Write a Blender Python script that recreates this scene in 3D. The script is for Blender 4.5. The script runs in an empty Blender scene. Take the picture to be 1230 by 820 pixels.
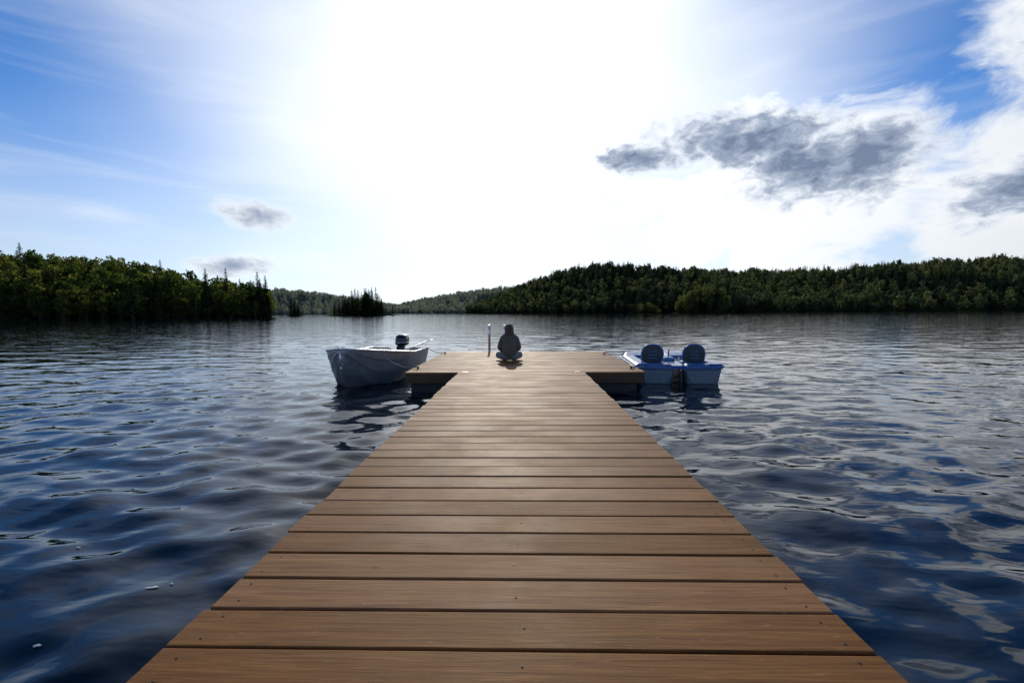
import bpy, math, random
import numpy as np
from mathutils import Vector, Matrix, Quaternion
R=math.radians
scene=bpy.context.scene
scene.view_settings.view_transform='Standard'
scene.view_settings.look='None'
scene.view_settings.exposure=0
scene.view_settings.gamma=1
rng=random.Random(7)
LENS=16.5

# ------------------------------------------------------------------ helpers
def link(o,parent=None):
    scene.collection.objects.link(o)
    if parent: o.parent=parent
    return o
def empty(name,loc=(0,0,0),rz=0):
    e=bpy.data.objects.new(name,None); e.location=loc; e.rotation_euler=(0,0,rz); e.empty_display_size=.2
    return link(e)
def mesh_obj(name,verts,faces,mat=None,parent=None,smooth=False,loc=(0,0,0)):
    me=bpy.data.meshes.new(name); me.from_pydata([tuple(v) for v in verts],[],faces); me.update()
    mats=mat if isinstance(mat,(list,tuple)) else [mat]
    for m in mats:
        if m: me.materials.append(m)
    if smooth: me.polygons.foreach_set('use_smooth',[True]*len(me.polygons))
    o=bpy.data.objects.new(name,me); o.location=loc
    return link(o,parent)
class NT:
    def __init__(s,tree): s.t=tree; s.n=tree.nodes; s.l=tree.links
    def new(s,typ,**kw):
        nd=s.n.new(typ)
        for k,v in kw.items(): setattr(nd,k,v)
        return nd
    def put(s,sock,val):
        if val is None: return
        if isinstance(val,bpy.types.NodeSocket): s.l.new(val,sock)
        else:
            try: sock.default_value=val
            except Exception:
                sock.default_value=tuple(val)+(1,) if len(val)==3 else val
    def math(s,op,a,b=None,c=None,clamp=False):
        nd=s.new('ShaderNodeMath',operation=op); nd.use_clamp=clamp
        s.put(nd.inputs[0],a); s.put(nd.inputs[1],b); s.put(nd.inputs[2],c); return nd.outputs[0]
    def vmath(s,op,a,b=None):
        nd=s.new('ShaderNodeVectorMath',operation=op); s.put(nd.inputs[0],a); s.put(nd.inputs[1],b)
        return nd.outputs[1] if op in('DOT_PRODUCT','LENGTH') else nd.outputs[0]
    def vscale(s,a,f):
        nd=s.new('ShaderNodeVectorMath',operation='SCALE'); s.put(nd.inputs[0],a); s.put(nd.inputs['Scale'],f); return nd.outputs[0]
    def noise(s,vec,scale,detail=3,rough=.5,dist=0):
        nd=s.new('ShaderNodeTexNoise'); s.put(nd.inputs['Vector'],vec)
        nd.inputs['Scale'].default_value=scale; nd.inputs['Detail'].default_value=detail
        nd.inputs['Roughness'].default_value=rough; nd.inputs['Distortion'].default_value=dist
        return nd.outputs[0]
    def ramp(s,fac,stops):
        nd=s.new('ShaderNodeValToRGB'); s.put(nd.inputs[0],fac); e=nd.color_ramp.elements
        while len(e)<len(stops): e.new(.5)
        for el,(p,c) in zip(e,stops):
            el.position=p; el.color=tuple(c)+(1,) if len(c)==3 else c
        return nd.outputs[0]
    def mrange(s,v,a,b,c=0,d=1,smooth=True):
        nd=s.new('ShaderNodeMapRange'); 
        if smooth: nd.interpolation_type='SMOOTHSTEP'
        s.put(nd.inputs[0],v)
        for i,x in enumerate((a,b,c,d)): s.put(nd.inputs[i+1],x)
        return nd.outputs[0]
    def mix(s,f,a,b,blend='MIX'):
        nd=s.new('ShaderNodeMix',data_type='RGBA',blend_type=blend)
        s.put(nd.inputs[0],f); s.put(nd.inputs[6],a); s.put(nd.inputs[7],b); return nd.outputs[2]
    def scalev(s,vec,sc):
        return s.vmath('MULTIPLY',vec,sc)
def newmat(name):
    m=bpy.data.materials.new(name); m.use_nodes=True
    nt=NT(m.node_tree); b=m.node_tree.nodes['Principled BSDF']
    return m,nt,b
def pos(nt):
    return nt.new('ShaderNodeNewGeometry').outputs['Position']
def objc(nt):
    return nt.new('ShaderNodeTexCoord').outputs['Object']
def simple(name,col,rough=.5,metal=0,var=.25,scale=8,bump=0,spec=None,coat=0):
    m,nt,b=newmat(name)
    n=nt.noise(objc(nt),scale,4,.6)
    a=tuple(c*(1-var) for c in col)+(1,); c2=tuple(min(1,c*(1+var)) for c in col)+(1,)
    nt.put(b.inputs['Base Color'],nt.ramp(n,[(.3,a),(.7,c2)]))
    nt.put(b.inputs['Roughness'],nt.mrange(n,.2,.8,rough*.8,min(1,rough*1.2)))
    b.inputs['Metallic'].default_value=metal
    if spec is not None: b.inputs['Specular IOR Level'].default_value=spec
    if coat: b.inputs['Coat Weight'].default_value=coat
    if bump:
        bp=nt.new('ShaderNodeBump'); bp.inputs['Strength'].default_value=.5; bp.inputs['Distance'].default_value=bump
        nt.put(bp.inputs['Height'],n); nt.put(b.inputs['Normal'],bp.outputs[0])
    return m

# ------------------------------------------------------------------ world / sun
SUN_EL=R(26); SUN_AZ=R(-3)
sund=Vector((math.sin(SUN_AZ)*math.cos(SUN_EL),math.cos(SUN_AZ)*math.cos(SUN_EL),math.sin(SUN_EL)))
w=bpy.data.worlds.new('World'); scene.world=w; w.use_nodes=True
nt=NT(w.node_tree); bg=w.node_tree.nodes['Background']
sky=nt.new('ShaderNodeTexSky',sky_type='NISHITA'); sky.sun_disc=False
sky.sun_elevation=SUN_EL; sky.sun_rotation=SUN_AZ; sky.air_density=1.0; sky.dust_density=.4; sky.ozone_density=3
d=nt.vmath('NORMALIZE',nt.new('ShaderNodeTexCoord').outputs['Generated'])
sep=nt.new('ShaderNodeSeparateXYZ'); nt.put(sep.inputs[0],d)
az=nt.math('MULTIPLY',nt.math('ARCTAN2',sep.outputs[0],sep.outputs[1]),57.2958); el=nt.math('MULTIPLY',nt.math('ARCSINE',sep.outputs[2]),57.2958)
cmb=nt.new('ShaderNodeCombineXYZ'); nt.put(cmb.inputs[0],az); nt.put(cmb.inputs[1],el)
ae0=cmb.outputs[0]; ae=nt.scalev(ae0,(1,1.7,1))
theta=nt.math('MULTIPLY',nt.math('ARCCOSINE',nt.vmath('DOT_PRODUCT',d,tuple(sund))),57.2958)
n_big=nt.noise(ae,.045,2,.55)
n_cl=nt.noise(ae,.13,6,.60,.5)
n_sm=nt.noise(ae,.50,4,.62,.4)
n_mix=nt.math('ADD',nt.math('MULTIPLY',n_cl,.55),nt.math('MULTIPLY',n_sm,.45))
mp=nt.new('ShaderNodeMapping'); nt.put(mp.inputs['Vector'],ae); mp.inputs['Rotation'].default_value=(0,0,R(-14)); mp.inputs['Scale'].default_value=(.28,1.5,1)
n_st=nt.noise(mp.outputs[0],.12,4,.58,.8)
base=nt.vmath('MULTIPLY',sky.outputs[0],(.040,.076,.118))
base=nt.vscale(base,nt.mrange(el,40,72,1,.30))
th2=nt.math('ADD',theta,nt.math('MULTIPLY',nt.math('SUBTRACT',n_big,.5),16))
haze=nt.mrange(th2,45,9,0,1)
hz=nt.math('MULTIPLY',nt.mrange(el,20,0,0,1),.68)
st=nt.math('MULTIPLY',nt.mrange(n_st,.45,.82,0,.45),nt.mrange(el,40,6,.15,1))
veil=nt.math('SUBTRACT',1,nt.math('MULTIPLY',nt.math('MULTIPLY',nt.math('SUBTRACT',1,haze),nt.math('SUBTRACT',1,hz)),nt.math('SUBTRACT',1,st)))
def ell(lst,n,amp):
    cur=None
    for a0,e0,wa,he,rot in lst:
        m_=nt.new('ShaderNodeMapping',vector_type='TEXTURE'); nt.put(m_.inputs['Vector'],ae0)
        m_.inputs['Location'].default_value=(a0,e0,0); m_.inputs['Rotation'].default_value=(0,0,R(rot)); m_.inputs['Scale'].default_value=(wa,he,1)
        l=nt.vmath('LENGTH',m_.outputs[0])
        cur=l if cur is None else nt.math('MINIMUM',cur,l)
    return nt.math('ADD',nt.math('SUBTRACT',1,cur),nt.math('MULTIPLY',nt.math('SUBTRACT',n,.5),amp))
white=ell([(27,11,24,13,-3),(47,9,16,11,0),(51,19,11,8,0),(-80,10,24,7,0)],n_cl,1.5)
whitef=nt.mrange(white,-.02,.55,0,1)
veil=nt.math('MAXIMUM',veil,whitef)
lum=nt.math('ADD',nt.mrange(theta,60,22,.80,1.15),nt.mrange(theta,17,2,0,2.2))
col=nt.mix(veil,base,nt.vscale((.96,1.0,1.05),lum))
dark=ell([(25.0,17.3,12,3.3,-6),(31.0,14.4,9.5,4.9,-14),(35.5,14.8,6.5,3.3,0),(14.5,17.0,7,1.8,-4),(52,20.2,8,4.6,10),(48,10.3,9,3.0,10),
  (-29.3,10.3,3.8,1.6,-8),(-31.6,5.0,4.2,1.2,4),(110,16,14,5,0),(-120,18,14,4,0)],n_mix,1.9)
darkf=nt.mrange(dark,-.22,.46,0,1)
dens=nt.math('ADD',nt.mrange(dark,-.05,.95,0,1,False),nt.math('MULTIPLY',nt.math('SUBTRACT',n_sm,.5),.75))
dens=nt.math('MULTIPLY',dens,nt.mrange(az,-20,5,.62,1))
dcol=nt.ramp(dens,[(0,(1.0,1.02,1.05)),(.25,(.74,.80,.89)),(.55,(.40,.47,.60)),(.95,(.19,.25,.37))])
col=nt.mix(darkf,col,dcol)
nt.put(bg.inputs[0],col); bg.inputs[1].default_value=1.0
w.cycles.sampling_method='MANUAL'; w.cycles.sample_map_resolution=512
sl=bpy.data.lights.new('sun','SUN'); sl.energy=2.5; sl.angle=R(.53); sl.color=(1,.89,.74)
so=bpy.data.objects.new('sun',sl); link(so); so.rotation_euler=(-sund).to_track_quat('-Z','Y').to_euler(); so.location=(0,20,20)

# ------------------------------------------------------------------ camera
CAMZ=1.50
cam=bpy.data.cameras.new('camera'); co=bpy.data.objects.new('camera',cam); link(co)
cam.sensor_width=36; cam.lens=LENS; cam.clip_start=.05; cam.clip_end=20000
yaw=R(1.32); pitch=R(3.55); roll=R(-.38)
M=Matrix.Rotation(yaw,4,'Z')@Matrix.Rotation(R(90)-pitch,4,'X')@Matrix.Rotation(roll,4,'Z')
co.matrix_world=Matrix.Translation((0,0,CAMZ))@M
scene.camera=co

# ------------------------------------------------------------------ water
wr=np.random.RandomState(3)
NW=76
lam=np.exp(wr.uniform(np.log(.16),np.log(2.8),NW))
sl_=np.exp(-(np.log(lam/0.50))**2/(2*.70**2)); sl_*= .100/np.sqrt((sl_**2/2).sum())
amp=sl_*lam/(2*np.pi)
dirs=np.radians(-90+wr.normal(0,42,NW)+8)
kx=2*np.pi/lam*np.cos(dirs); ky=2*np.pi/lam*np.sin(dirs); ph=wr.uniform(0,6.283,NW)
def wave(x,y,sp):
    z=np.zeros_like(x)
    for i in range(NW):
        a=np.clip((lam[i]/sp-2.5)/2.5,0,1)
        if a.max()<=0: continue
        z+=amp[i]*a*np.sin(kx[i]*x+ky[i]*y+ph[i]+.6*np.sin(.31*x+.23*y+i))
    return z*(1+.35*np.sin(.37*x+.21*y+1)*np.sin(.29*y-.13*x))
g=1.0105
rad=.35*g**np.arange(0,int(math.log(9000/.35)/math.log(g))+1)
af=np.linspace(-62,62,940); ab=np.linspace(62,298,200)[1:-1]
ang=np.radians(90-np.concatenate([af,ab])); NA=len(ang); NR=len(rad)
RR,AA=np.meshgrid(rad,ang,indexing='ij')
X=RR*np.cos(AA); Y=RR*np.sin(AA)
SPc=np.maximum(RR*(g-1),RR*np.radians(.132)); SPc[:,940:]=RR[:,940:]*np.radians(1.2)
Z=wave(X,Y,SPc)
V=np.stack([X,Y,Z],-1).reshape(-1,3).astype(np.float32)
i0=np.arange(NR-1)[:,None]*NA; j=np.arange(NA)[None,:]; jn=(j+1)%NA
F=np.stack([i0+j,i0+jn,i0+NA+jn,i0+NA+j],-1).reshape(-1,4).astype(np.int32)
v0,v1_,v2_=V[F[0,0]],V[F[0,1]],V[F[0,2]]
if np.cross(v1_-v0,v2_-v0)[2]<0: F=F[:,::-1]
me=bpy.data.meshes.new('lake_water'); me.vertices.add(len(V)); me.vertices.foreach_set('co',V.ravel())
me.loops.add(F.size); me.loops.foreach_set('vertex_index',np.ascontiguousarray(F).ravel())
me.polygons.add(len(F)); me.polygons.foreach_set('loop_start',np.arange(0,F.size,4,dtype=np.int32))
me.polygons.foreach_set('use_smooth',np.ones(len(F),dtype=bool))
me.update(calc_edges=True); me.validate()
wo=bpy.data.objects.new('lake_water',me); link(wo)
m,nt,b=newmat('water_mat')
b.inputs['Base Color'].default_value=(.0008,.006,.014,1); b.inputs['Roughness'].default_value=.015; b.inputs['IOR'].default_value=1.333
p=pos(nt)
nA=nt.noise(nt.scalev(p,(.45,1.1,1)),.9,2,.5,.2)
nB=nt.noise(nt.scalev(p,(.6,1.3,1)),4.5,2,.5,.2)
b1=nt.new('ShaderNodeBump'); b1.inputs['Strength'].default_value=1; b1.inputs['Distance'].default_value=.052; nt.put(b1.inputs['Height'],nA)
b2=nt.new('ShaderNodeBump'); b2.inputs['Strength'].default_value=1; b2.inputs['Distance'].default_value=.008; nt.put(b2.inputs['Height'],nB)
nt.put(b2.inputs['Normal'],b1.outputs[0]); nt.put(b.inputs['Normal'],b2.outputs[0])
me.materials.append(m)

# ------------------------------------------------------------------ dock
DZ=.38
m_wood,nt,b=newmat('deck_wood')
at=nt.new('ShaderNodeAttribute',attribute_name='rnd'); rv=at.outputs['Fac']
p=pos(nt); off=nt.new('ShaderNodeCombineXYZ'); nt.put(off.inputs[0],nt.math('MULTIPLY',rv,37)); nt.put(off.inputs[2],nt.math('MULTIPLY',rv,91))
pv=nt.vmath('ADD',p,off.outputs[0])
gr=nt.noise(nt.scalev(pv,(1.2,26,26)),1.6,6,.65,.8)
fine=nt.noise(nt.scalev(pv,(5,150,150)),1.2,3,.6)
blot=nt.noise(pv,1.7,4,.6)
c=nt.ramp(gr,[(.28,(.125,.047,.0095)),(.5,(.232,.099,.0225)),(.72,(.335,.163,.046))])
c=nt.mix(nt.math('MULTIPLY',nt.mrange(fine,.35,.75),.45),c,(.085,.036,.010,1))
c=nt.mix(nt.mrange(blot,.5,.75,0,.35),c,(.27,.15,.062,1))
hv=nt.new('ShaderNodeHueSaturation'); nt.put(hv.inputs['Value'],nt.mrange(rv,0,1,.80,1.2,False)); nt.put(hv.inputs['Saturation'],nt.mrange(rv,1,0,.92,1.05,False)); nt.put(hv.inputs['Color'],c)
vo=nt.new('ShaderNodeTexVoronoi'); vo.inputs['Scale'].default_value=2.2; nt.put(vo.inputs['Vector'],nt.scalev(pv,(1,2.0,1)))
kn=nt.mrange(vo.outputs['Distance'],.06,.02,0,.75)
c=nt.mix(kn,hv.outputs[0],(.03,.014,.008,1))
sc=nt.noise(nt.scalev(pv,(3,14,1)),5,5,.7)
c=nt.mix(nt.mrange(sc,.60,.74,0,.42),c,(.44,.34,.24,1))
# worn / damp dark stains
stn=nt.noise(nt.scalev(p,(1.5,1.1,1)),.8,4,.65,.5)
c=nt.mix(nt.mrange(stn,.58,.72,0,.4),c,(.09,.045,.018,1))
nt.put(b.inputs['Base Color'],c); b.inputs['Specular IOR Level'].default_value=.15
nt.put(b.inputs['Roughness'],nt.mrange(blot,.3,.7,.58,.68))
bp=nt.new('ShaderNodeBump'); bp.inputs['Strength'].default_value=.6; bp.inputs['Distance'].default_value=.003
nt.put(bp.inputs['Height'],nt.math('ADD',gr,nt.math('MULTIPLY',fine,.4))); nt.put(b.inputs['Normal'],bp.outputs[0])
m_beam=simple('dock_beam_wood',(.11,.055,.022),.7,scale=5,bump=.003)
m_float=simple('float_plastic',(.015,.015,.017),.5)
m_galv=simple('galvanised_steel',(.32,.33,.34),.45,.8)
m_screw=simple('screw_steel',(.03,.025,.022),.6,.3)

dock=empty('wooden_dock')
DX=-.03; PW=2.36; PITCH=.207; BW=.197; TH=.038; bv=.007
TF=8.74; TB=13.42
verts=[];faces=[];rnd=[];sv=[];sf=[]
def plank(x0,x1,yc,wid):
    z=DZ+rng.uniform(-.002,.002); tl=rng.uniform(-.003,.003); y0=yc-wid/2; y1=yc+wid/2
    prof=[(y0,-TH),(y0,-bv),(y0+bv*.3,-bv*.3),(y0+bv,0),(y1-bv,0),(y1-bv*.3,-bv*.3),(y1,-bv),(y1,-TH)]
    r=rng.random(); sk=rng.uniform(-.005,.005); n0=len(verts); K=len(prof)
    xs=[x0+rng.uniform(-.009,.009),x1+rng.uniform(-.009,.009)]
    for i,x in enumerate(xs):
        for (y,zz) in prof:
            verts.append((x,y+sk*(i-.5),z+zz+tl*(i-.5))); rnd.append(r)
    for k in range(K):
        k2=(k+1)%K; faces.append((n0+k,n0+K+k,n0+K+k2,n0+k2))
    faces.append(tuple(n0+k for k in range(K))); faces.append(tuple(n0+K+k for k in reversed(range(K))))
    return z
def screw(x,y,z):
    n0=len(sv); r=.005
    for k in range(8): sv.append((x+r*math.cos(k*.785),y+r*math.sin(k*.785),z+.0022))
    sv.append((x,y,z+.0028))
    for k in range(8): sf.append((n0+k,n0+(k+1)%8,n0+8))
y=TF-PITCH/2; ylist=[]
while y>-4: ylist.append(y); y-=PITCH
for y in ylist:
    z=plank(DX-PW/2,DX+PW/2,y,BW)
    for xx in (-1.10,1.10):
        for dy in (-.055,.055): screw(DX+xx+rng.uniform(-.012,.012),y+dy+rng.uniform(-.008,.008),z)
    screw(DX+rng.uniform(-.03,.03),y+rng.uniform(-.05,.05),z)
NTP=int(round((TB-TF)/.19)); tp=(TB-TF)/NTP
TX0,TX1=-2.23,2.28
for i in range(NTP):
    y=TF+tp*(i+.5)
    z=plank(TX0,TX1,y,tp-.010)
    for xx in (-2.16,-1.08,0,1.08,2.2):
        for dy in (-.05,.05): screw(xx+rng.uniform(-.01,.01),y+dy,z)
o=mesh_obj('deck_planks',verts,faces,m_wood,dock)
a=o.data.attributes.new('rnd','FLOAT','POINT'); a.data.foreach_set('value',rnd)
mesh_obj('deck_screws',sv,sf,m_screw,dock)
def boxes(name,lst,mat,parent,bevel=.004):
    vs=[];fs=[]
    for (x0,x1,y0,y1,z0,z1) in lst:
        n=len(vs)
        vs+= [(x0,y0,z0),(x1,y0,z0),(x1,y1,z0),(x0,y1,z0),(x0,y0,z1),(x1,y0,z1),(x1,y1,z1),(x0,y1,z1)]
        fs+= [tuple(n+i for i in f) for f in ((0,3,2,1),(4,5,6,7),(0,1,5,4),(1,2,6,5),(2,3,7,6),(3,0,4,7))]
    o=mesh_obj(name,vs,fs,mat,parent)
    if bevel:
        bm=o.modifiers.new('b','BEVEL'); bm.width=bevel; bm.segments=2
    return o
zt=DZ-TH-.003
boxes('stringers',[(DX-1.13,DX-1.09,-4,TF-.05,zt-.19,zt),(DX+1.09,DX+1.13,-4,TF-.05,zt-.19,zt),(DX-.02,DX+.02,-4,TF-.05,zt-.19,zt)]
 +[(x-.02,x+.02,TF+.06,TB-.06,zt-.15,zt-.003) for x in (-1.1,0,1.1)],m_beam,dock)
boxes('fascia',[(TX0+.01,TX1-.01,TF+.012,TF+.052,zt-.17,zt),(TX0+.01,TX1-.01,TB-.05,TB-.01,zt-.17,zt),(TX0+.008,TX0+.048,TF+.055,TB-.053,zt-.17,zt),(TX1-.048,TX1-.008,TF+.055,TB-.053,zt-.17,zt)],m_beam,dock)
boxes('floats',[(x,x+.95,y0,y0+1.2,-.15,zt-.175) for x in (-2.15,-1.1,.15,1.2) for y0 in (TF+.12,TF+1.7,TB-1.35)],m_float,dock,.03)
def tube(name,pts,r,mat,parent,seg=10,closed=False,radii=None):
    vs=[];fs=[];P=[Vector(p) for p in pts];n=len(P); up=Vector((0,0,1)); prev=None
    for i,pp in enumerate(P):
        t=(P[min(i+1,n-1)]-P[max(i-1,0)]).normalized()
        if prev is None:
            a=t.cross(up); a=a if a.length>.05 else t.cross(Vector((1,0,0)))
        else: a=prev-t*prev.dot(t)
        a.normalize(); prev=a; bb=t.cross(a); rr=radii[i] if radii else r
        for k in range(seg):
            an=2*math.pi*k/seg; vs.append(pp+(a*math.cos(an)+bb*math.sin(an))*rr)
    for i in range(n-1):
        for k in range(seg):
            k2=(k+1)%seg; fs.append((i*seg+k,i*seg+k2,(i+1)*seg+k2,(i+1)*seg+k))
    fs.append(tuple(reversed(range(seg)))); fs.append(tuple((n-1)*seg+k for k in range(seg)))
    o=mesh_obj(name,vs,fs,mat,parent,True); return o
for i,yy in enumerate((.6,3.4,6.0)):
    for sx in (-1,1):
        tube('leg_%d'%(i*2+(sx>0)+1),[(DX+sx*1.165,yy,-1.5),(DX+sx*1.165,yy,.30)],.026,m_galv,dock)
boxes('leg_brackets',[(DX+s*1.155-.035,DX+s*1.155+.035,yy-.06,yy+.06,.17,.27) for yy in (.6,3.4,6.0) for s in (-1,1)],m_galv,dock)
boxes('deck_hinge_plates',[(DX+x-.05,DX+x+.05,TF-.04,TF+.04,DZ+.003,DZ+.009) for x in (-1.05,1.05)],m_galv,dock,.002)

def cleat(x,y,rz):
    e=empty('dock_cleat',(x,y,DZ+.003),rz)
    tube('horn',[(-.12,0,.06),(-.08,0,.052),(0,0,.05),(.08,0,.052),(.12,0,.06)],.012,m_screw,e,8,radii=[.007,.012,.016,.012,.007])
    tube('foot_1',[(-.035,0,0),(-.03,0,.05)],.012,m_screw,e,8); tube('foot_2',[(.035,0,0),(.03,0,.05)],.012,m_screw,e,8)
    boxes('base',[(-.06,.06,-.02,.02,0,.006)],m_screw,e,.002)
cleat(-2.1,9.3,R(90)); cleat(2.12,9.2,R(90)); cleat(-2.1,12.6,R(90)); cleat(2.12,12.3,R(90))

m_alu=simple('ladder_aluminium',(.72,.73,.75),.28,.9)
lad=empty('swim_ladder',(0,0,0))
for i,x in enumerate((-.95,-.52)):
    pts=[(x,TB-.28,DZ),(x,TB-.28,DZ+.62)]
    for k in range(1,9):
        an=math.pi*k/9; pts.append((x,TB-.28+.19*(1-math.cos(an)),DZ+.62+.14*math.sin(an)))
    pts+=[(x,TB+.10,DZ+.62),(x,TB+.10,DZ-1.1)]
    tube('rail_%d'%(i+1),pts,.021,m_alu,lad,10)
    tube('rail_foot_%d'%(i+1),[(x,TB-.28,DZ+.003),(x,TB-.28,DZ+.015)],.045,m_alu,lad,12)
for k in range(4): tube('rung_%d'%(k+1),[(-.95,TB+.10,DZ-.1-.27*k),(-.52,TB+.10,DZ-.1-.27*k)],.016,m_alu,lad,8)

# ------------------------------------------------------------------ aluminium motorboat
m_hull,nt,b=newmat('boat_aluminium')
tc=objc(nt); n1=nt.noise(nt.scalev(tc,(3,1,3)),2,4,.6)
nt.put(b.inputs['Base Color'],nt.ramp(n1,[(.3,(.33,.335,.34)),(.7,(.42,.425,.43))])); b.inputs['Metallic'].default_value=.6
nt.put(b.inputs['Roughness'],nt.mrange(n1,.3,.7,.36,.46))
m_rim=simple('boat_rim',(.75,.76,.78),.3,.8); m_in=simple('boat_inside',(.24,.25,.26),.55,.5); m_black=simple('motor_black',(.02,.021,.024),.3,coat=.5)
m_seat=simple('boat_seat',(.32,.33,.34),.5,.3)
boat=empty('motorboat',(-3.52,8.95,.01),R(-3.0))
L=3.75
def bsec(s):
    b_=.82*(1-(1-min(1,s/.50))**2.1)**.62 if s<.5 else .82-.05*((s-.5)/.5)
    b_=max(b_,.012); gz=.80-.24*min(1,s/.6)**.8
    kz=.62*(1-min(1,s/.20))**1.8-.16; bc=b_*(.78 if s>.3 else .50+.28*s/.3); zc=max(kz+.08+ .18*(1-min(1,s/.45)),kz+.02)
    return b_,gz,kz,bc,zc
S=[0,.012,.03,.06,.1,.15,.2,.27,.34,.42,.5,.6,.7,.8,.9,1.0]
vs=[];fs=[]
for s in S:
    b_,gz,kz,bc,zc=bsec(s); y=s*L
    zc=min(zc,gz-.1)
    out=[(0,kz),(bc*.5,kz+(zc-kz)*.45),(bc,zc),(bc+(b_-bc)*.40,zc+(gz-zc)*.33),(bc+(b_-bc)*.42+.014,zc+(gz-zc)*.37),(bc+(b_-bc)*.75,zc+(gz-zc)*.7),(bc+(b_-bc)*.77+.014,zc+(gz-zc)*.74),(b_,gz)]
    inn=[(max(b_-.035,.004),gz),(max(bc-.04,.003),max(zc,.02)+.05),(0,max(kz+.05,.06))]
    ring=[(x,y,z) for x,z in out+inn]
    left=[(-x,y,z) for x,z in reversed((out+inn)[1:-1])]
    vs+=ring+left
nr=len(out)*2+len(inn)*2-2
for i in range(len(S)-1):
    for k in range(nr):
        k2=(k+1)%nr; fs.append((i*nr+k,(i+1)*nr+k,(i+1)*nr+k2,i*nr+k2))
fs.append(tuple(range(nr)))
o=mesh_obj('hull',vs,fs,[m_hull,m_in],boat)
no=len(out)
for pI,pl in enumerate(o.data.polygons):
    k=pI%nr if pI<len(fs)-1 else 0
    if no-1<=k<no+len(inn)*2-3+1: pl.material_index=1
    pl.use_smooth=False
b_,gz,kz,bc,zc=bsec(1)
tr=[(0,kz),(bc,zc),(b_,gz),(.3,gz),(.22,gz-.08),(-.22,gz-.08),(-.3,gz),(-b_,gz),(-bc,zc)]
tv=[(x,L-.001,z) for x,z in tr]+[(x,L-.045,z) for x,z in tr]; n=len(tr)
mesh_obj('transom',tv,[tuple(range(n)),tuple(reversed(range(n,2*n)))]+[(k,(k+1)%n,n+(k+1)%n,n+k) for k in range(n)],m_hull,boat)
for sd in (-1,1):
    tube('gunwale_rim_%d'%(1 if sd<0 else 2),[(sd*bsec(s)[0],s*L,bsec(s)[1]+.008) for s in S],.022,m_rim,boat,8)
tube('stem_bar',[(0,S[i]*L-.008,bsec(S[i])[2]) for i in range(0,7)],.013,m_rim,boat,6)
tube('stem_face',[(0,-.012,bsec(0)[1]),(0,-.012,bsec(0)[2])],.014,m_rim,boat,6)
for i,s in enumerate((.36,.62,.88)):
    bb=bsec(s)[0]-.06; boxes('bench_%d'%(i+1),[(-bb,bb,s*L-.15,s*L+.15,.34,.38),(-bb*.8,bb*.8,s*L-.12,s*L+.12,.05,.339)],m_seat,boat,.01)
bs=[.012,.06,.12,.18]
v=[];f=[]
for s in bs:
    bb=bsec(s)[0]-.01; z=bsec(s)[1]-.004; v+=[(-bb,s*L,z),(bb,s*L,z)]
for i in range(len(bs)-1): f.append((2*i,2*i+1,2*i+3,2*i+2))
mesh_obj('bow_plate',v,f,m_hull,boat)
def loft(name,secs,mat,parent,smooth=True,cap=True,sub=0):
    vs=[];fs=[];n=len(secs[0])
    for s in secs: vs+=s
    for i in range(len(secs)-1):
        for k in range(n):
            k2=(k+1)%n; fs.append((i*n+k,i*n+k2,(i+1)*n+k2,(i+1)*n+k))
    if cap: fs.append(tuple(reversed(range(n)))); fs.append(tuple((len(secs)-1)*n+k for k in range(n)))
    o=mesh_obj(name,vs,fs,mat,parent,smooth)
    if sub: mm=o.modifiers.new('s','SUBSURF'); mm.levels=sub; mm.render_levels=sub
    return o
def rr(cx,cy,z,w,h,p=3.2,n=20):
    r=[]
    for k in range(n):
        a=2*math.pi*k/n; c_,s_=math.cos(a),math.sin(a)
        r.append((cx+w*math.copysign(abs(c_)**(2/p),c_),cy+h*math.copysign(abs(s_)**(2/p),s_),z))
    return r
loft('motor_cowl',[rr(0,L+.14,.60,.11,.16),rr(0,L+.14,.63,.16,.22),rr(0,L+.14,.76,.165,.23),rr(0,L+.15,.86,.15,.21),rr(0,L+.15,.90,.10,.15),rr(0,L+.15,.905,.02,.04)],m_black,boat)
loft('motor_band',[rr(0,L+.14,.675,.163,.226),rr(0,L+.14,.70,.165,.228)],m_rim,boat)
loft('motor_leg',[rr(0,L+.15,.61,.07,.10,2.4),rr(0,L+.15,.35,.05,.09,2.4),rr(0,L+.16,-.1,.03,.09,2.4),rr(0,L+.17,-.45,.03,.10,2.4)],m_black,boat)
boxes('motor_clamp',[(-.10,.10,L-.09,L+.08,.38,.60)],m_black,boat,.01)
tube('tiller',[(0,L-.02,.66),(.02,L-.30,.68),(.03,L-.52,.70)],.02,m_black,boat,8,radii=[.018,.016,.024])
tube('propeller_hub',[(0,L+.2,-.38),(0,L+.34,-.38)],.035,m_black,boat,8)
tube('oar_shaft',[(.62,1.2,.60),(.70,2.6,.66),(.78,3.55,.74)],.018,m_seat,boat,8)
loft('oar_blade',[rr(.78,3.55,.73,.02,.02),rr(.80,3.72,.765,.07,.03),rr(.825,3.95,.78,.01,.06)],m_seat,boat)

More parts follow.
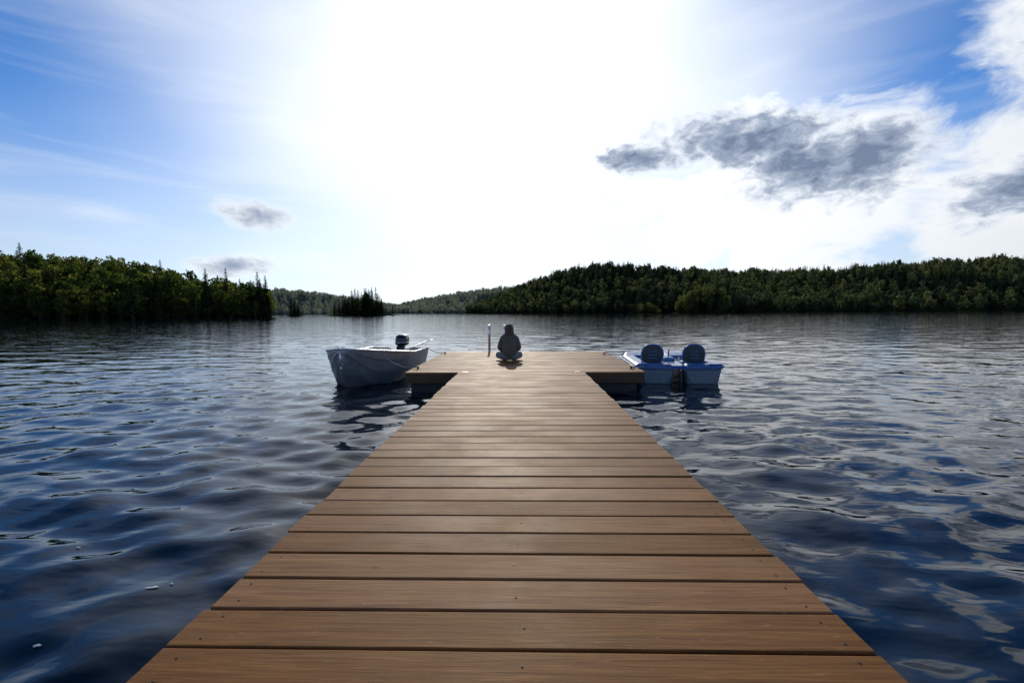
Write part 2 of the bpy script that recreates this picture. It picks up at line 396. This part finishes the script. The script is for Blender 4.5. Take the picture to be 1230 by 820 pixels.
# ------------------------------------------------------------------ pedal boat
m_blue=simple('pedal_blue',(.014,.105,.33),.3,var=.12,coat=.3); m_whit=simple('pedal_hull_grey',(.17,.21,.235),.4,var=.15); m_dk=simple('pedal_seat_grey',(.065,.068,.072),.5); m_lb=simple('pedal_light_blue',(.10,.28,.55),.35,var=.12)
pb=empty('pedal_boat',(3.24,9.72,0),R(-4))
def hullring(y,x0,x1,z0,z1,fl):
    xc=(x0+x1)/2; hw=(x1-x0)/2
    pr=[(-hw*.62,z0),(hw*.62,z0),(hw*.80,z0+.06),(hw*.93,z1-.12),(hw,z1-.02),(hw*.97,z1),(-hw*.97,z1),(-hw,z1-.02),(-hw*.93,z1-.12),(-hw*.80,z0+.06)]
    return [(xc+x,y,z) for x,z in pr]
for i,(x0,x1) in enumerate(((-.88,-.06),(.06,.88))):
    sec=[]
    for y,k,zt_,zb in ((0,.80,.32,.02),(.05,.93,.36,-.10),(.3,1,.37,-.14),(1.0,1,.36,-.14),(1.7,1,.38,-.14),(2.1,.92,.42,-.08),(2.35,.7,.45,.06),(2.45,.45,.46,.2)):
        c_=(x0+x1)/2; h=(x1-x0)/2*k; sec.append(hullring(y,c_-h,c_+h,zb,zt_-.05,0))
    loft('pontoon_%d'%(i+1),sec,m_whit,pb,False)
def dring(y,hw,z0,z1,zi,wi):
    pr=[(-hw,z0),(-hw-.02,z0+.03),(-hw,z1-.02),(-hw+.05,z1),(-wi,z1),(-wi+.05,zi),(-.17,zi),(-.14,z1-.04),(.14,z1-.04),(.17,zi),(wi-.05,zi),(wi,z1),(hw-.05,z1),(hw,z1-.02),(hw+.02,z0+.03),(hw,z0)]
    return [(x,y,z) for x,z in pr]
sec=[dring(0,.76,.31,.37,.365,.55),dring(.06,.88,.31,.41,.40,.62),dring(.22,.90,.32,.42,.41,.66),dring(.24,.90,.32,.42,.20,.66),dring(1.75,.90,.32,.43,.20,.66),dring(1.8,.88,.33,.44,.43,.62),dring(2.15,.80,.36,.48,.47,.52),dring(2.4,.60,.38,.49,.485,.42),dring(2.5,.42,.40,.47,.465,.3)]
loft('upper_deck',sec,m_blue,pb,False)
boxes('rub_strip',[(-.935,-.915,.1,2.1,.335,.365),(.915,.935,.1,2.1,.335,.365)],m_lb,pb,.006)
for i,x in enumerate((-.44,.44)):
    n=28; out=[]
    for k in range(n):
        a=math.pi*2*k/n; c_,s_=math.cos(a),math.sin(a)
        xx=.235*math.copysign(abs(c_)**.8,c_); zz=.21*s_ if s_>0 else .24*math.copysign(abs(s_)**.55,s_)
        out.append((xx,zz))
    def lay(y,k,dz=0): return [(x+a_*k,y-.25*(b_*k)*.6,.57+b_*k+dz) for a_,b_ in out]
    yb=.62
    loft('seat_back_%d'%(i+1),[lay(yb,.90),lay(yb-.035,.985),lay(yb-.05,.97),lay(yb-.055,.86)],m_dk,pb,True)
    tube('seat_rim_%d'%(i+1),[Vector(q)+Vector((0,-.01,0)) for q in lay(yb-.03,1.0)]+[lay(yb-.03,1.0)[0]],.014,m_lb,pb,8)
    for zz in (.62,.545,.47):
        boxes('slot_%d_%d'%(i+1,int(zz*1000)),[(x-.09,x+.09,yb-.083-(zz-.57)*.15,yb-.066-(zz-.57)*.15,zz,zz+.012)],m_lb,pb,.004)
    loft('seat_pan_%d'%(i+1),[[(x+a_*1.0,.86+b_*1.0,zz) for a_,b_ in out] for zz in (.24,.37,.39)],m_blue,pb,True)
boxes('console',[(-.13,.13,.9,1.5,.38,.46)],m_lb,pb,.03)
tube('steering_lever',[(0,1.0,.45),(0,.97,.60),(.0,.93,.63)],.014,m_dk,pb,8)
for i,x in enumerate((-.42,.42)):
    tube('pedal_crank_%d'%(i+1),[(x-.16,1.5,.36),(x-.05,1.5,.36),(x-.05,1.58,.42),(x+.05,1.42,.30),(x+.05,1.5,.36),(x+.16,1.5,.36)],.013,m_galv,pb,8)
boxes('rudder',[(-.012,.012,-.14,.02,-.2,.3)],m_dk,pb,.005)

m_rope=simple('rope',(.30,.28,.24),.9,scale=60)
def rope(p0,p1,sag,name='mooring_rope'):
    p0=Vector(p0);p1=Vector(p1)
    pts=[p0.lerp(p1,t/14)-Vector((0,0,sag*4*(t/14)*(1-t/14))) for t in range(15)]
    tube(name,pts,.009,m_rope,None,6)
rope((-2.1,9.3,DZ+.05),(-2.92,9.55,.68),.12); rope((-2.1,12.6,DZ+.05),(-2.55,12.3,.60),.06)
rope((2.12,9.2,DZ+.05),(2.62,9.95,.40),.05); rope((2.12,12.3,DZ+.05),(2.7,11.9,.47),.05)

# ------------------------------------------------------------------ person seated cross-legged, facing the lake
m_jack=simple('jacket_cloth',(.16,.145,.11),.95,scale=6,var=.14,spec=.05)
m_jean=simple('jeans',(.24,.25,.26),.95,scale=6,var=.12,spec=.05)
m_skin=simple('skin',(.48,.29,.20),.5,var=.08); m_hair=simple('hair',(.10,.052,.025),.6,var=.4,scale=25,bump=.004); m_shoe=simple('shoes',(.40,.38,.36),.7)
m_eye=simple('eye',(.03,.02,.015),.2,var=.1); m_lip=simple('lips',(.36,.14,.11),.5,var=.08)
nt=NT(m_jack.node_tree); b=m_jack.node_tree.nodes['Principled BSDF']
fo=nt.noise(nt.scalev(objc(nt),(9,9,22)),1,2,.5,1.5); bp=nt.new('ShaderNodeBump'); bp.inputs['Strength'].default_value=.9; bp.inputs['Distance'].default_value=.03
nt.put(bp.inputs['Height'],fo); nt.put(b.inputs['Normal'],bp.outputs[0])
person=empty('seated_person',(-.31,10.82,DZ+.005),R(4))
def skin(name,pts,edges,radii,mats,fmat,parent,sub=2,root=0):
    me=bpy.data.meshes.new(name+'_sk'); me.from_pydata(pts,edges,[]); me.update()
    ob=bpy.data.objects.new(name+'_sk',me); scene.collection.objects.link(ob)
    md=ob.modifiers.new('Skin','SKIN'); md.use_smooth_shade=True
    for i,r in enumerate(radii):
        me.skin_vertices[0].data[i].radius=r if isinstance(r,tuple) else (r,r); me.skin_vertices[0].data[i].use_root=(i==root)
    s_=ob.modifiers.new('S','SUBSURF'); s_.levels=sub; s_.render_levels=sub
    dg=bpy.context.evaluated_depsgraph_get(); m2=bpy.data.meshes.new_from_object(ob.evaluated_get(dg))
    bpy.data.objects.remove(ob); m2.name=name; m2.materials.clear()
    for q in mats: m2.materials.append(q)
    P=[Vector(q) for q in pts]
    for pl in m2.polygons:
        pl.use_smooth=True; cc=Vector(pl.center); bd=9;be=0
        for ei,(a_,b_) in enumerate(edges):
            ab=P[b_]-P[a_]; t=max(0,min(1,(cc-P[a_]).dot(ab)/ab.length_squared)); dd=(cc-(P[a_]+ab*t)).length
            if dd<bd: bd=dd;be=ei
        pl.material_index=fmat(be,cc)
    o=bpy.data.objects.new(name,m2); return link(o,parent)
pts=[(0,0,.11),(0,-.035,.24),(0,-.02,.38),(0,.03,.49),(0,.065,.575),(0,.085,.64),(0,.10,.71),(0,.095,.765),
 (-.16,.035,.50),(-.225,.01,.29),(-.12,.22,.20),(.16,.035,.50),(.225,.01,.29),(.12,.22,.20),
 (-.12,.05,.10),(-.28,.24,.12),(-.02,.36,.065),(.12,.30,.05),(.12,.05,.10),(.28,.24,.12),(.04,.42,.07),(-.12,.42,.05)]
edges=[(0,1),(1,2),(2,3),(3,4),(4,5),(5,6),(6,7),(3,8),(8,9),(9,10),(3,11),(11,12),(12,13),(0,14),(14,15),(15,16),(16,17),(0,18),(18,19),(19,20),(20,21)]
radii=[(.21,.13),(.20,.125),(.195,.125),(.16,.11),(.06,.06),(.068,.072),(.078,.092),(.062,.075),
 .080,.074,.040,.080,.074,.040,.10,.085,.05,.03,.10,.085,.05,.03]
def fm(e,c):
    if e in (0,1,2,7,8,9,10,11,12) : return 0 if c.z>.09 else 1
    if e==3: return 0 if c.z<.575 else 2
    if e in(4,5,6): return 2
    if e in(13,14,15,17,18,19): return 1
    return 3
skin('body',pts,edges,radii,[m_jack,m_jean,m_skin,m_shoe],fm,person)
for sd,nm in ((-1,'left'),(1,'right')):
    w0=Vector((sd*.12,.22,.20)); P=[w0,w0+Vector((-sd*.03,.05,-.02))]; E=[(0,1)]; Rr=[.028,(.034,.018)]
    for fi,(ox,ln) in enumerate(((-.027,.068),(-.009,.078),(.009,.074),(.026,.058))):
        b0=P[1]+Vector((ox,.035,-.004)); n=len(P)
        P+= [b0,b0+Vector((-sd*.006,ln*.5,-.008)),b0+Vector((-sd*.010,ln*.85,-.030))]; E+=[(1,n),(n,n+1),(n+1,n+2)]; Rr+=[.0095,.0085,.007]
    n=len(P); t0=P[1]+Vector((-sd*.034,-.005,0)); P+=[t0,t0+Vector((-sd*.02,.03,-.008)),t0+Vector((-sd*.022,.055,-.018))]; E+=[(1,n),(n,n+1),(n+1,n+2)]; Rr+=[.012,.010,.008]
    skin(nm+'_hand',[tuple(q) for q in P],E,Rr,[m_skin],lambda e,c:0,person,1)
def blob(name,cx,cy,cz,rx,ry,rz,mat,parent,f=None,nu=20,nv=14):
    vs=[];fs=[]
    for i in range(nv+1):
        t=math.pi*i/nv
        for k in range(nu):
            a=2*math.pi*k/nu; q=Vector((math.sin(t)*math.cos(a),math.sin(t)*math.sin(a),math.cos(t)))
            s_=f(q) if f else 1
            vs.append((cx+rx*q.x*s_,cy+ry*q.y*s_,cz+rz*q.z*s_))
    for i in range(nv):
        for k in range(nu):
            k2=(k+1)%nu; fs.append((i*nu+k,(i+1)*nu+k,(i+1)*nu+k2,i*nu+k2))
    return mesh_obj(name,vs,fs,mat,parent,True)
def hf(q):
    v=1+.05*math.sin(9*math.atan2(q.y,q.x)+3*q.z)
    if q.y>.35: v*=.86
    return v
blob('hair',0,.075,.735,.102,.105,.108,m_hair,person,hf,36,18)
sec=[]
for z,hw,hd,cy in ((.76,.088,.05,.03),(.70,.10,.06,.015),(.64,.105,.055,.0),(.58,.115,.05,-.02),(.53,.10,.04,-.045),(.49,.05,.02,-.06)):
    sec.append([(hw*math.cos(a)*(1+.07*math.sin(7*a)),cy+hd*math.sin(a)*(1+.07*math.cos(9*a)),z) for a in [2*math.pi*k/28 for k in range(28)]])
loft('long_hair',sec,m_hair,person)
tube('hood_collar',[(.13*math.cos(a),.035+.10*math.sin(a),.575-.045*(math.sin(a)<0)*abs(math.sin(a))) for a in [2*math.pi*k/20 for k in range(21)]],.04,m_jack,person,10)
blob('nose',0,.195,.70,.014,.022,.022,m_skin,person,None,10,8)
for s_ in (-1,1):
    blob('eye_%d'%(1 if s_<0 else 2),s_*.032,.176,.725,.013,.010,.008,m_eye,person,None,10,6)
    blob('ear_%d'%(1 if s_<0 else 2),s_*.085,.10,.71,.012,.02,.032,m_skin,person,None,10,8)
blob('mouth',0,.178,.665,.024,.008,.008,m_lip,person,None,10,6)

# ------------------------------------------------------------------ trees
def leafmat(name,stops,tr):
    m,nt,b=newmat(name)
    oi=nt.new('ShaderNodeObjectInfo'); rnd_=oi.outputs['Random']
    c=nt.ramp(rnd_,stops)
    d_=nt.new('ShaderNodeBsdfDiffuse'); nt.put(d_.inputs[0],c)
    t=nt.new('ShaderNodeBsdfTranslucent'); h2=nt.new('ShaderNodeHueSaturation'); h2.inputs['Value'].default_value=1.6; h2.inputs['Hue'].default_value=.475; h2.inputs['Saturation'].default_value=1.05; nt.put(h2.inputs['Color'],c); nt.put(t.inputs[0],h2.outputs[0])
    mx=nt.new('ShaderNodeMixShader'); mx.inputs[0].default_value=tr; nt.l.new(d_.outputs[0],mx.inputs[1]); nt.l.new(t.outputs[0],mx.inputs[2])
    out=m.node_tree.nodes['Material Output']; nt.l.new(mx.outputs[0],out.inputs[0]); m.node_tree.nodes.remove(b)
    return m
L_near=leafmat('leaves_near',[(0,(.024,.052,.014)),(.45,(.058,.095,.022)),(.75,(.11,.145,.032)),(1,(.17,.19,.04))],.47)  # lightest yellow-green stops paint a sunlit look onto random crowns
L_mid=leafmat('leaves_mid',[(0,(.036,.062,.030)),(.5,(.060,.092,.040)),(.85,(.098,.13,.050)),(1,(.14,.16,.06))],.44)
L_isl_lit=leafmat('leaves_island_sunlit_tint',[(0,(.07,.10,.03)),(1,(.12,.15,.045))],.42)  # lighter olive: sunlit look of the island trees put into the colour
L_haze=leafmat('leaves_far_haze_tint',[(0,(.19,.235,.19)),(.6,(.24,.28,.20)),(1,(.29,.32,.21))],.44)  # pale greens: aerial haze painted into the leaf colour
N_near=leafmat('needles_near',[(0,(.012,.028,.014)),(1,(.032,.056,.022))],.2)
N_mid=leafmat('needles_mid',[(0,(.022,.042,.026)),(1,(.042,.066,.034))],.2)
N_haze=leafmat('needles_far_haze_tint',[(0,(.15,.19,.17)),(1,(.18,.22,.18))],.2)  # needles paled as well, distance haze carried by the colour
m_bark,nt,b=newmat('bark'); b.inputs['Specular IOR Level'].default_value=0; nt.put(b.inputs['Base Color'],nt.ramp(nt.noise(objc(nt),3,2),[(.3,(.04,.03,.022)),(.7,(.08,.06,.045))]))
def rv3(rg):
    v=Vector((rg.gauss(0,1),rg.gauss(0,1),rg.gauss(0,1))); return v.normalized()
def add_trunk(vs,fs,mi,p0,p1,r0,r1,seg=5):
    t=(p1-p0).normalized(); a=t.cross(Vector((.3,1,.1))).normalized(); b_=t.cross(a); n=len(vs)
    for pp,r in((p0,r0),(p1,r1)):
        for k in range(seg): an=6.283*k/seg; vs.append(pp+(a*math.cos(an)+b_*math.sin(an))*r)
    for k in range(seg): fs.append((n+k,n+(k+1)%seg,n+seg+(k+1)%seg,n+seg+k)); mi.append(1)
def leaf(vs,fs,mi,c,s,rg,flat=0.):
    nrm=rv3(rg); nrm.z+=flat; nrm.normalize(); a=nrm.cross(rv3(rg)).normalized(); b_=nrm.cross(a); n=len(vs)
    vs+= [c+a*s*rg.uniform(.7,1.2),c+b_*s*rg.uniform(.5,.9),c-a*s*rg.uniform(.7,1.2)+nrm*s*.2,c-b_*s*rg.uniform(.5,.9)]
    fs.append((n,n+1,n+2,n+3)); mi.append(0)
def finish(name,vs,fs,mi,leafm):
    me=bpy.data.meshes.new(name); me.from_pydata([tuple(v) for v in vs],[],fs); me.materials.append(leafm); me.materials.append(m_bark)
    me.polygons.foreach_set('material_index',mi); me.update()
    return bpy.data.objects.new(name,me)
def broad(tag,seed,n_leaf,ls,lm,limbs=True):
    rg=random.Random(seed); vs=[];fs=[];mi=[]
    add_trunk(vs,fs,mi,Vector((0,0,-1)),Vector((0,0,4)),.22,.15); add_trunk(vs,fs,mi,Vector((0,0,4)),Vector((rg.uniform(-.3,.3),rg.uniform(-.3,.3),8)),.15,.05)
    cl=[]
    for k in range(14):
        z=rg.uniform(2.0,9.0); wmax=2.9*math.sin(min(1,max(.12,(z-1.0)/8.6))*math.pi*.93)**.7+.2
        a=rg.uniform(0,6.283); r=wmax*rg.uniform(.25,.85); c=Vector((r*math.cos(a),r*math.sin(a),z)); cl.append((c,rg.uniform(.8,1.5)))
        if limbs: add_trunk(vs,fs,mi,Vector((0,0,max(2,z-2))),c,.07,.02,3)
    cl.append((Vector((0,0,9.1)),1.0))
    for k in range(n_leaf):
        c,r=cl[k%len(cl)]; q=c+rv3(rg)*r*rg.uniform(.55,1.05); leaf(vs,fs,mi,q,rg.uniform(.7,1.2)*ls,rg,.6)
    return finish('kind_%s_broadleaf_%02d'%(tag,seed),vs,fs,mi,lm)
def conifer(tag,seed,lm,slim=1.,dz=.45,ns=3):
    rg=random.Random(seed); vs=[];fs=[];mi=[]
    H=12; add_trunk(vs,fs,mi,Vector((0,0,-1)),Vector((0,0,6)),.20,.11); add_trunk(vs,fs,mi,Vector((0,0,6)),Vector((0,0,H)),.11,.02)
    z=1.4
    while z<H-.3:
        t=(z-1.4)/(H-1.4); Rm=2.5*slim*(1-t)**.8*rg.uniform(.7,1.15)+.18; nb=rg.randint(6,8); a0=rg.uniform(0,6)
        for k in range(nb):
            a=a0+6.283*k/nb+rg.uniform(-.3,.3); r=Rm*rg.uniform(.6,1.15); dirn=Vector((math.cos(a),math.sin(a),0)); sd=Vector((-math.sin(a),math.cos(a),0))
            base_=Vector((0,0,z+rg.uniform(-.15,.15)))
            for s in range(ns):
                f0=s/ns; f1=(s+1.15)/ns; wdt=r*.24*(1.1-f0)*(3/ns)**.5+.1
                p0=base_+dirn*r*f0+Vector((0,0,-.30*r*f0*f0)); p1=base_+dirn*r*f1+Vector((0,0,-.30*r*f1*f1+rg.uniform(-.1,.1))); n=len(vs)
                vs+=[p0,p0.lerp(p1,.55)+sd*wdt+Vector((0,0,-.12)),p1,p0.lerp(p1,.55)-sd*wdt+Vector((0,0,-.12))]; fs.append((n,n+1,n+2,n+3)); mi.append(0)
        z+=rg.uniform(.8,1.2)*dz
    return finish('kind_%s_conifer_%02d'%(tag,seed),vs,fs,mi,lm)
def mkcol(tag,lm,nm,near):
    c=bpy.data.collections.new('tree_kinds_'+tag)
    if near: objs=[broad(tag,i,330,.44,lm) for i in range(1,7)]+[conifer(tag,11,nm),conifer(tag,12,nm,.75),conifer(tag,13,nm,1.1)]
    else: objs=[broad(tag,i,120,.75,lm,False) for i in range(1,7)]+[conifer(tag,11,nm,1,.8,1),conifer(tag,12,nm,.8,.8,1),conifer(tag,13,nm,1.15,.8,1)]
    for o in objs: c.objects.link(o)
    return c
col_near=mkcol('near',L_near,N_near,True); col_isl=mkcol('island',L_isl_lit,N_near,True)
col_mid=mkcol('mid',L_mid,N_mid,False); col_far=mkcol('far',L_haze,N_haze,False)

def forest(name,P,SC,RZ,KI,coll,parent=None):
    me=bpy.data.meshes.new(name); me.vertices.add(len(P)); me.vertices.foreach_set('co',np.array(P,dtype=np.float32).ravel())
    for nm,typ,arr in(('sc','FLOAT',SC),('rz','FLOAT',RZ),('ki','INT',KI)):
        a=me.attributes.new(nm,typ,'POINT'); a.data.foreach_set('value',arr)
    o=bpy.data.objects.new(name,me); link(o,parent)
    ng=bpy.data.node_groups.new(name+'_gn','GeometryNodeTree'); ng.interface.new_socket('Geometry',in_out='INPUT',socket_type='NodeSocketGeometry'); ng.interface.new_socket('Geometry',in_out='OUTPUT',socket_type='NodeSocketGeometry')
    N=ng.nodes; Lk=ng.links; gi=N.new('NodeGroupInput'); go=N.new('NodeGroupOutput'); ip=N.new('GeometryNodeInstanceOnPoints'); ci=N.new('GeometryNodeCollectionInfo')
    ci.inputs['Collection'].default_value=coll; ci.inputs['Separate Children'].default_value=True; ci.inputs['Reset Children'].default_value=True
    def na(nm,t):
        q=N.new('GeometryNodeInputNamedAttribute'); q.data_type=t; q.inputs['Name'].default_value=nm; return [s for s in q.outputs if s.enabled and s.name=='Attribute'][0]
    Lk.new(gi.outputs[0],ip.inputs['Points']); Lk.new(ci.outputs[0],ip.inputs['Instance']); ip.inputs['Pick Instance'].default_value=True
    Lk.new(na('ki','INT'),ip.inputs['Instance Index'])
    cx=N.new('ShaderNodeCombineXYZ'); Lk.new(na('rz','FLOAT'),cx.inputs[2]); Lk.new(cx.outputs[0],ip.inputs['Rotation'])
    Lk.new(na('sc','FLOAT'),ip.inputs['Scale']); Lk.new(ip.outputs[0],go.inputs[0])
    md=o.modifiers.new('trees','NODES'); md.node_group=ng
    return o
m_ground,nt,b=newmat('forest_floor')
n=nt.noise(pos(nt),.15,3,.65); nt.put(b.inputs['Base Color'],nt.ramp(n,[(.3,(.010,.020,.007)),(.6,(.020,.034,.012)),(.8,(.035,.050,.018))])); b.inputs['Roughness'].default_value=1; b.inputs['Specular IOR Level'].default_value=0
m_ghaze,nt,b=newmat('forest_floor_haze_tint')  # ground of the distant ridges, haze mixed into its base colour
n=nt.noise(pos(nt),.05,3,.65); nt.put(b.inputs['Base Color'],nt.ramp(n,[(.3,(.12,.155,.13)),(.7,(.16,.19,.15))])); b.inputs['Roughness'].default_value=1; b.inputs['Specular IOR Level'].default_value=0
def hill(name,pts,treeh,spacing,conif,seed,coll,gm,smin=.6,smax=1.3,cs=1.0):
    """pts: list of (bearing tangent, shore distance, ridge distance, ridge height of canopy)"""
    rs=np.random.RandomState(seed)
    T=np.array(pts,float); nU=160; nV=26
    uu=np.linspace(0,len(T)-1,nU); k=np.arange(len(T))
    def interp(c,u): return np.interp(u,k,T[:,c])
    def surf(u,v):
        t=interp(0,u); ys=interp(1,u); yr=interp(2,u); h=np.maximum(interp(3,u)-treeh*.9,0.6)
        yb=yr+(yr-ys)*1.0
        vv=np.clip(v,0,1); v2=np.clip(v-1,0,1)
        y=np.where(v<=1,ys+(yr-ys)*vv,yr+(yb-yr)*v2)
        prof=np.sin(vv*np.pi/2)**1.15
        z=np.where(v<=1,h*prof,h*np.cos(v2*np.pi/2))
        y=y+np.where(v<=1,3*np.sin(u*17+seed)*(1-vv)*(ys/200),0)
        z=z+np.where(v<.999,(1.4*np.sin(u*9+v*7)+.9*np.sin(u*23+v*13))*np.minimum(vv*3,1)*(h/30),0)
        z=z-0.35*(v<.001)
        z=z+.35*(v>.001)*(v<1.9)
        return t*y,y,z
    v1=np.concatenate([np.linspace(0,1,nV),np.linspace(1.12,2,8)]); U,Vv=np.meshgrid(uu,v1,indexing='ij')
    x,y,z=surf(U,Vv); m=len(v1)
    vs=np.stack([x,y,z],-1).reshape(-1,3).tolist(); fs=[(i*m+q,(i+1)*m+q,(i+1)*m+q+1,i*m+q+1) for i in range(nU-1) for q in range(m-1)]
    mesh_obj(name,vs,fs,gm,None,True)
    x0,y0,_=surf(uu,np.zeros(nU)); x1,y1,_=surf(uu,np.ones(nU)); cell=[]
    for i in range(nU-1):
        a=np.hypot(x0[i+1]-x0[i],y0[i+1]-y0[i])*.5+np.hypot(x1[i+1]-x1[i],y1[i+1]-y1[i])*.5; cell.append(a*(y1[i]-y0[i]))
    cell=np.array(cell); tot=cell.sum(); n=int(tot/spacing**2*1.15)
    ci=rs.choice(nU-1,n,p=cell/tot); u=uu[ci]+rs.rand(n)*(uu[1]-uu[0]); v=rs.rand(n)**.9*1.15
    nsh=int(np.hypot(np.diff(x0),np.diff(y0)).sum()/(spacing*.45)); u=np.concatenate([u,rs.rand(nsh)*uu[-1]]); v=np.concatenate([v,.004+rs.rand(nsh)*.03])
    x,y,z=surf(u,v); sc=treeh/10*(smin+(smax-smin)*rs.rand(len(u))**1.3); sc[-nsh:]*=rs.uniform(.45,.95,nsh)
    cn=np.sin(x*.021+seed)+np.sin(y*.03+x*.011)+rs.normal(0,.9,len(u))
    isc=cn>np.quantile(cn,1-conif); ki=np.where(isc,rs.randint(6,9,len(u)),rs.randint(0,6,len(u)))
    sc=np.where(isc,sc*cs,sc)
    forest('forest',np.stack([x,y,z-.2],-1),sc.astype(np.float32),(rs.rand(len(u))*6.28).astype(np.float32),ki.astype(np.int32),coll)
    return len(u)
def tb(x): return (x-628)/564.
def HH(x,ypx,Y): return 1.5+(375+(628-x)*.0066-ypx)/564.*Y
lp=[]
for x,yt,ys,yr in ((-420,306,150,260),(-200,312,155,260),(0,316,165,265),(60,317,170,265),(130,321,180,265),(170,329,185,262),(230,341,195,255),(270,349,200,245),(300,356,205,235),(316,363,212,225),(323,374,216,219)):
    lp.append((tb(x),ys,yr,HH(x,yt,yr)))
n1=hill('hill',lp,11,5.3,.35,3,col_near,m_ground,.55,1.45,1.12)
rp=[]
for x,yt in ((560,372),(580,363),(610,350),(640,339),(680,327),(710,322),(735,321),(770,324),(800,327),(850,329),(900,330),(1000,328),(1050,323),(1130,318),(1230,315),(1420,312),(1700,318)):
    f=max(0,min(1,(x-560)/250)); ys=620-200*f; yr=max(ys+40,760-20*f) if x>570 else ys+30
    rp.append((tb(x),ys,yr,HH(x,yt,yr)))
n2=hill('hill',rp,10,6.8,.3,5,col_mid,m_ground,.55,1.35,1.1)
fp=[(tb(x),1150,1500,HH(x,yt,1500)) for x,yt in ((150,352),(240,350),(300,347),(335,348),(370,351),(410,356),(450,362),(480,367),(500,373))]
n3=hill('hill',fp,11,11,.25,8,col_far,m_ghaze)
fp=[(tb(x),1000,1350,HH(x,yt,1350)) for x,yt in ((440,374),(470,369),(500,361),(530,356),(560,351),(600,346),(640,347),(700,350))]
n4=hill('hill',fp,11,10,.25,9,col_far,m_ghaze)
def island(x,wpx,Y,topy,n,conif,seed,tall,coll):
    rs=np.random.RandomState(seed); cx=tb(x)*Y; hw=wpx/2/564.*Y; hd=hw*.6
    vs=[];fs=[];nu=28
    for i,(k,z) in enumerate(((1.12,-.4),(1.0,.25),(.7,.9),(.3,1.3),(.02,1.4))):
        for q in range(nu):
            a=6.283*q/nu; w_=1+.12*math.sin(3*a+seed)+.07*math.sin(5*a)
            vs.append((cx+hw*k*w_*math.cos(a),Y+hd*k*w_*math.sin(a),z))
    for i in range(4):
        for q in range(nu): fs.append((i*nu+q,i*nu+(q+1)%nu,(i+1)*nu+(q+1)%nu,(i+1)*nu+q))
    mesh_obj('island',vs,fs,m_ground,None,True)
    a=rs.rand(n)*6.283; r=np.sqrt(rs.rand(n))*.95; px=cx+hw*r*np.cos(a); py=Y+hd*r*np.sin(a)
    H=HH(x,topy,Y); prof=np.clip(1-.5*np.abs((px-cx)/hw-tall)**1.5,.35,1)
    ki=np.where(rs.rand(n)<conif,rs.randint(6,9,n),rs.randint(0,6,n)); hh=np.where(ki>=6,12.,13.)
    sc=H/hh*prof*(.4+.66*rs.rand(n)**1.4)
    forest('island_trees',np.stack([px,py,np.full(n,.6)],-1),sc.astype(np.float32),(rs.rand(n)*6.28).astype(np.float32),ki.astype(np.int32),coll)
island(434,84,310,345,80,.88,21,.3,col_near)
island(352,18,290,351,9,.95,22,0,col_near)
island(842,66,360,333,90,.25,23,0,col_isl)
island(777,34,380,359,36,.4,24,-.3,col_isl)

# ------------------------------------------------------------------ foam flecks near the dock
m_foam=simple('foam_mat',(.42,.46,.50),.8,var=.2,scale=30)
vs=[];fs=[];fg=random.Random(5)
def fleck(x,y,s,asp=2.0,rot=0):
    n=len(vs); K=14
    ss=np.array([max(.012*math.hypot(x,y),.02)])
    for k in range(K):
        a=6.283*k/K; r=s*fg.uniform(.35,1.1); dx=r*asp*math.cos(a); dy=r*math.sin(a)
        X_=x+dx*math.cos(rot)-dy*math.sin(rot); Y_=y+dx*math.sin(rot)+dy*math.cos(rot)
        vs.append((X_,Y_,float(wave(np.array([X_]),np.array([Y_]),ss)[0])+.006))
    vs.append((x,y,float(wave(np.array([x]),np.array([y]),ss)[0])+.008))
    for k in range(K): fs.append((n+k,n+(k+1)%K,n+K))
for x,y,s in ((-2.05,2.45,.018),(-1.98,2.50,.010),(-2.2,1.98,.012),(-2.9,2.9,.012),(-3.6,2.65,.014)):
    fleck(x,y,s,fg.uniform(1.5,2.2),fg.uniform(-.4,.4))
for k in range(24):
    a=fg.choice((-1,1)); fleck(a*fg.uniform(1.5,6.5),fg.uniform(1.5,8),fg.uniform(.002,.005),1.4)
mesh_obj('foam',vs,fs,m_foam)
print('TREES',n1,n2,n3,n4)
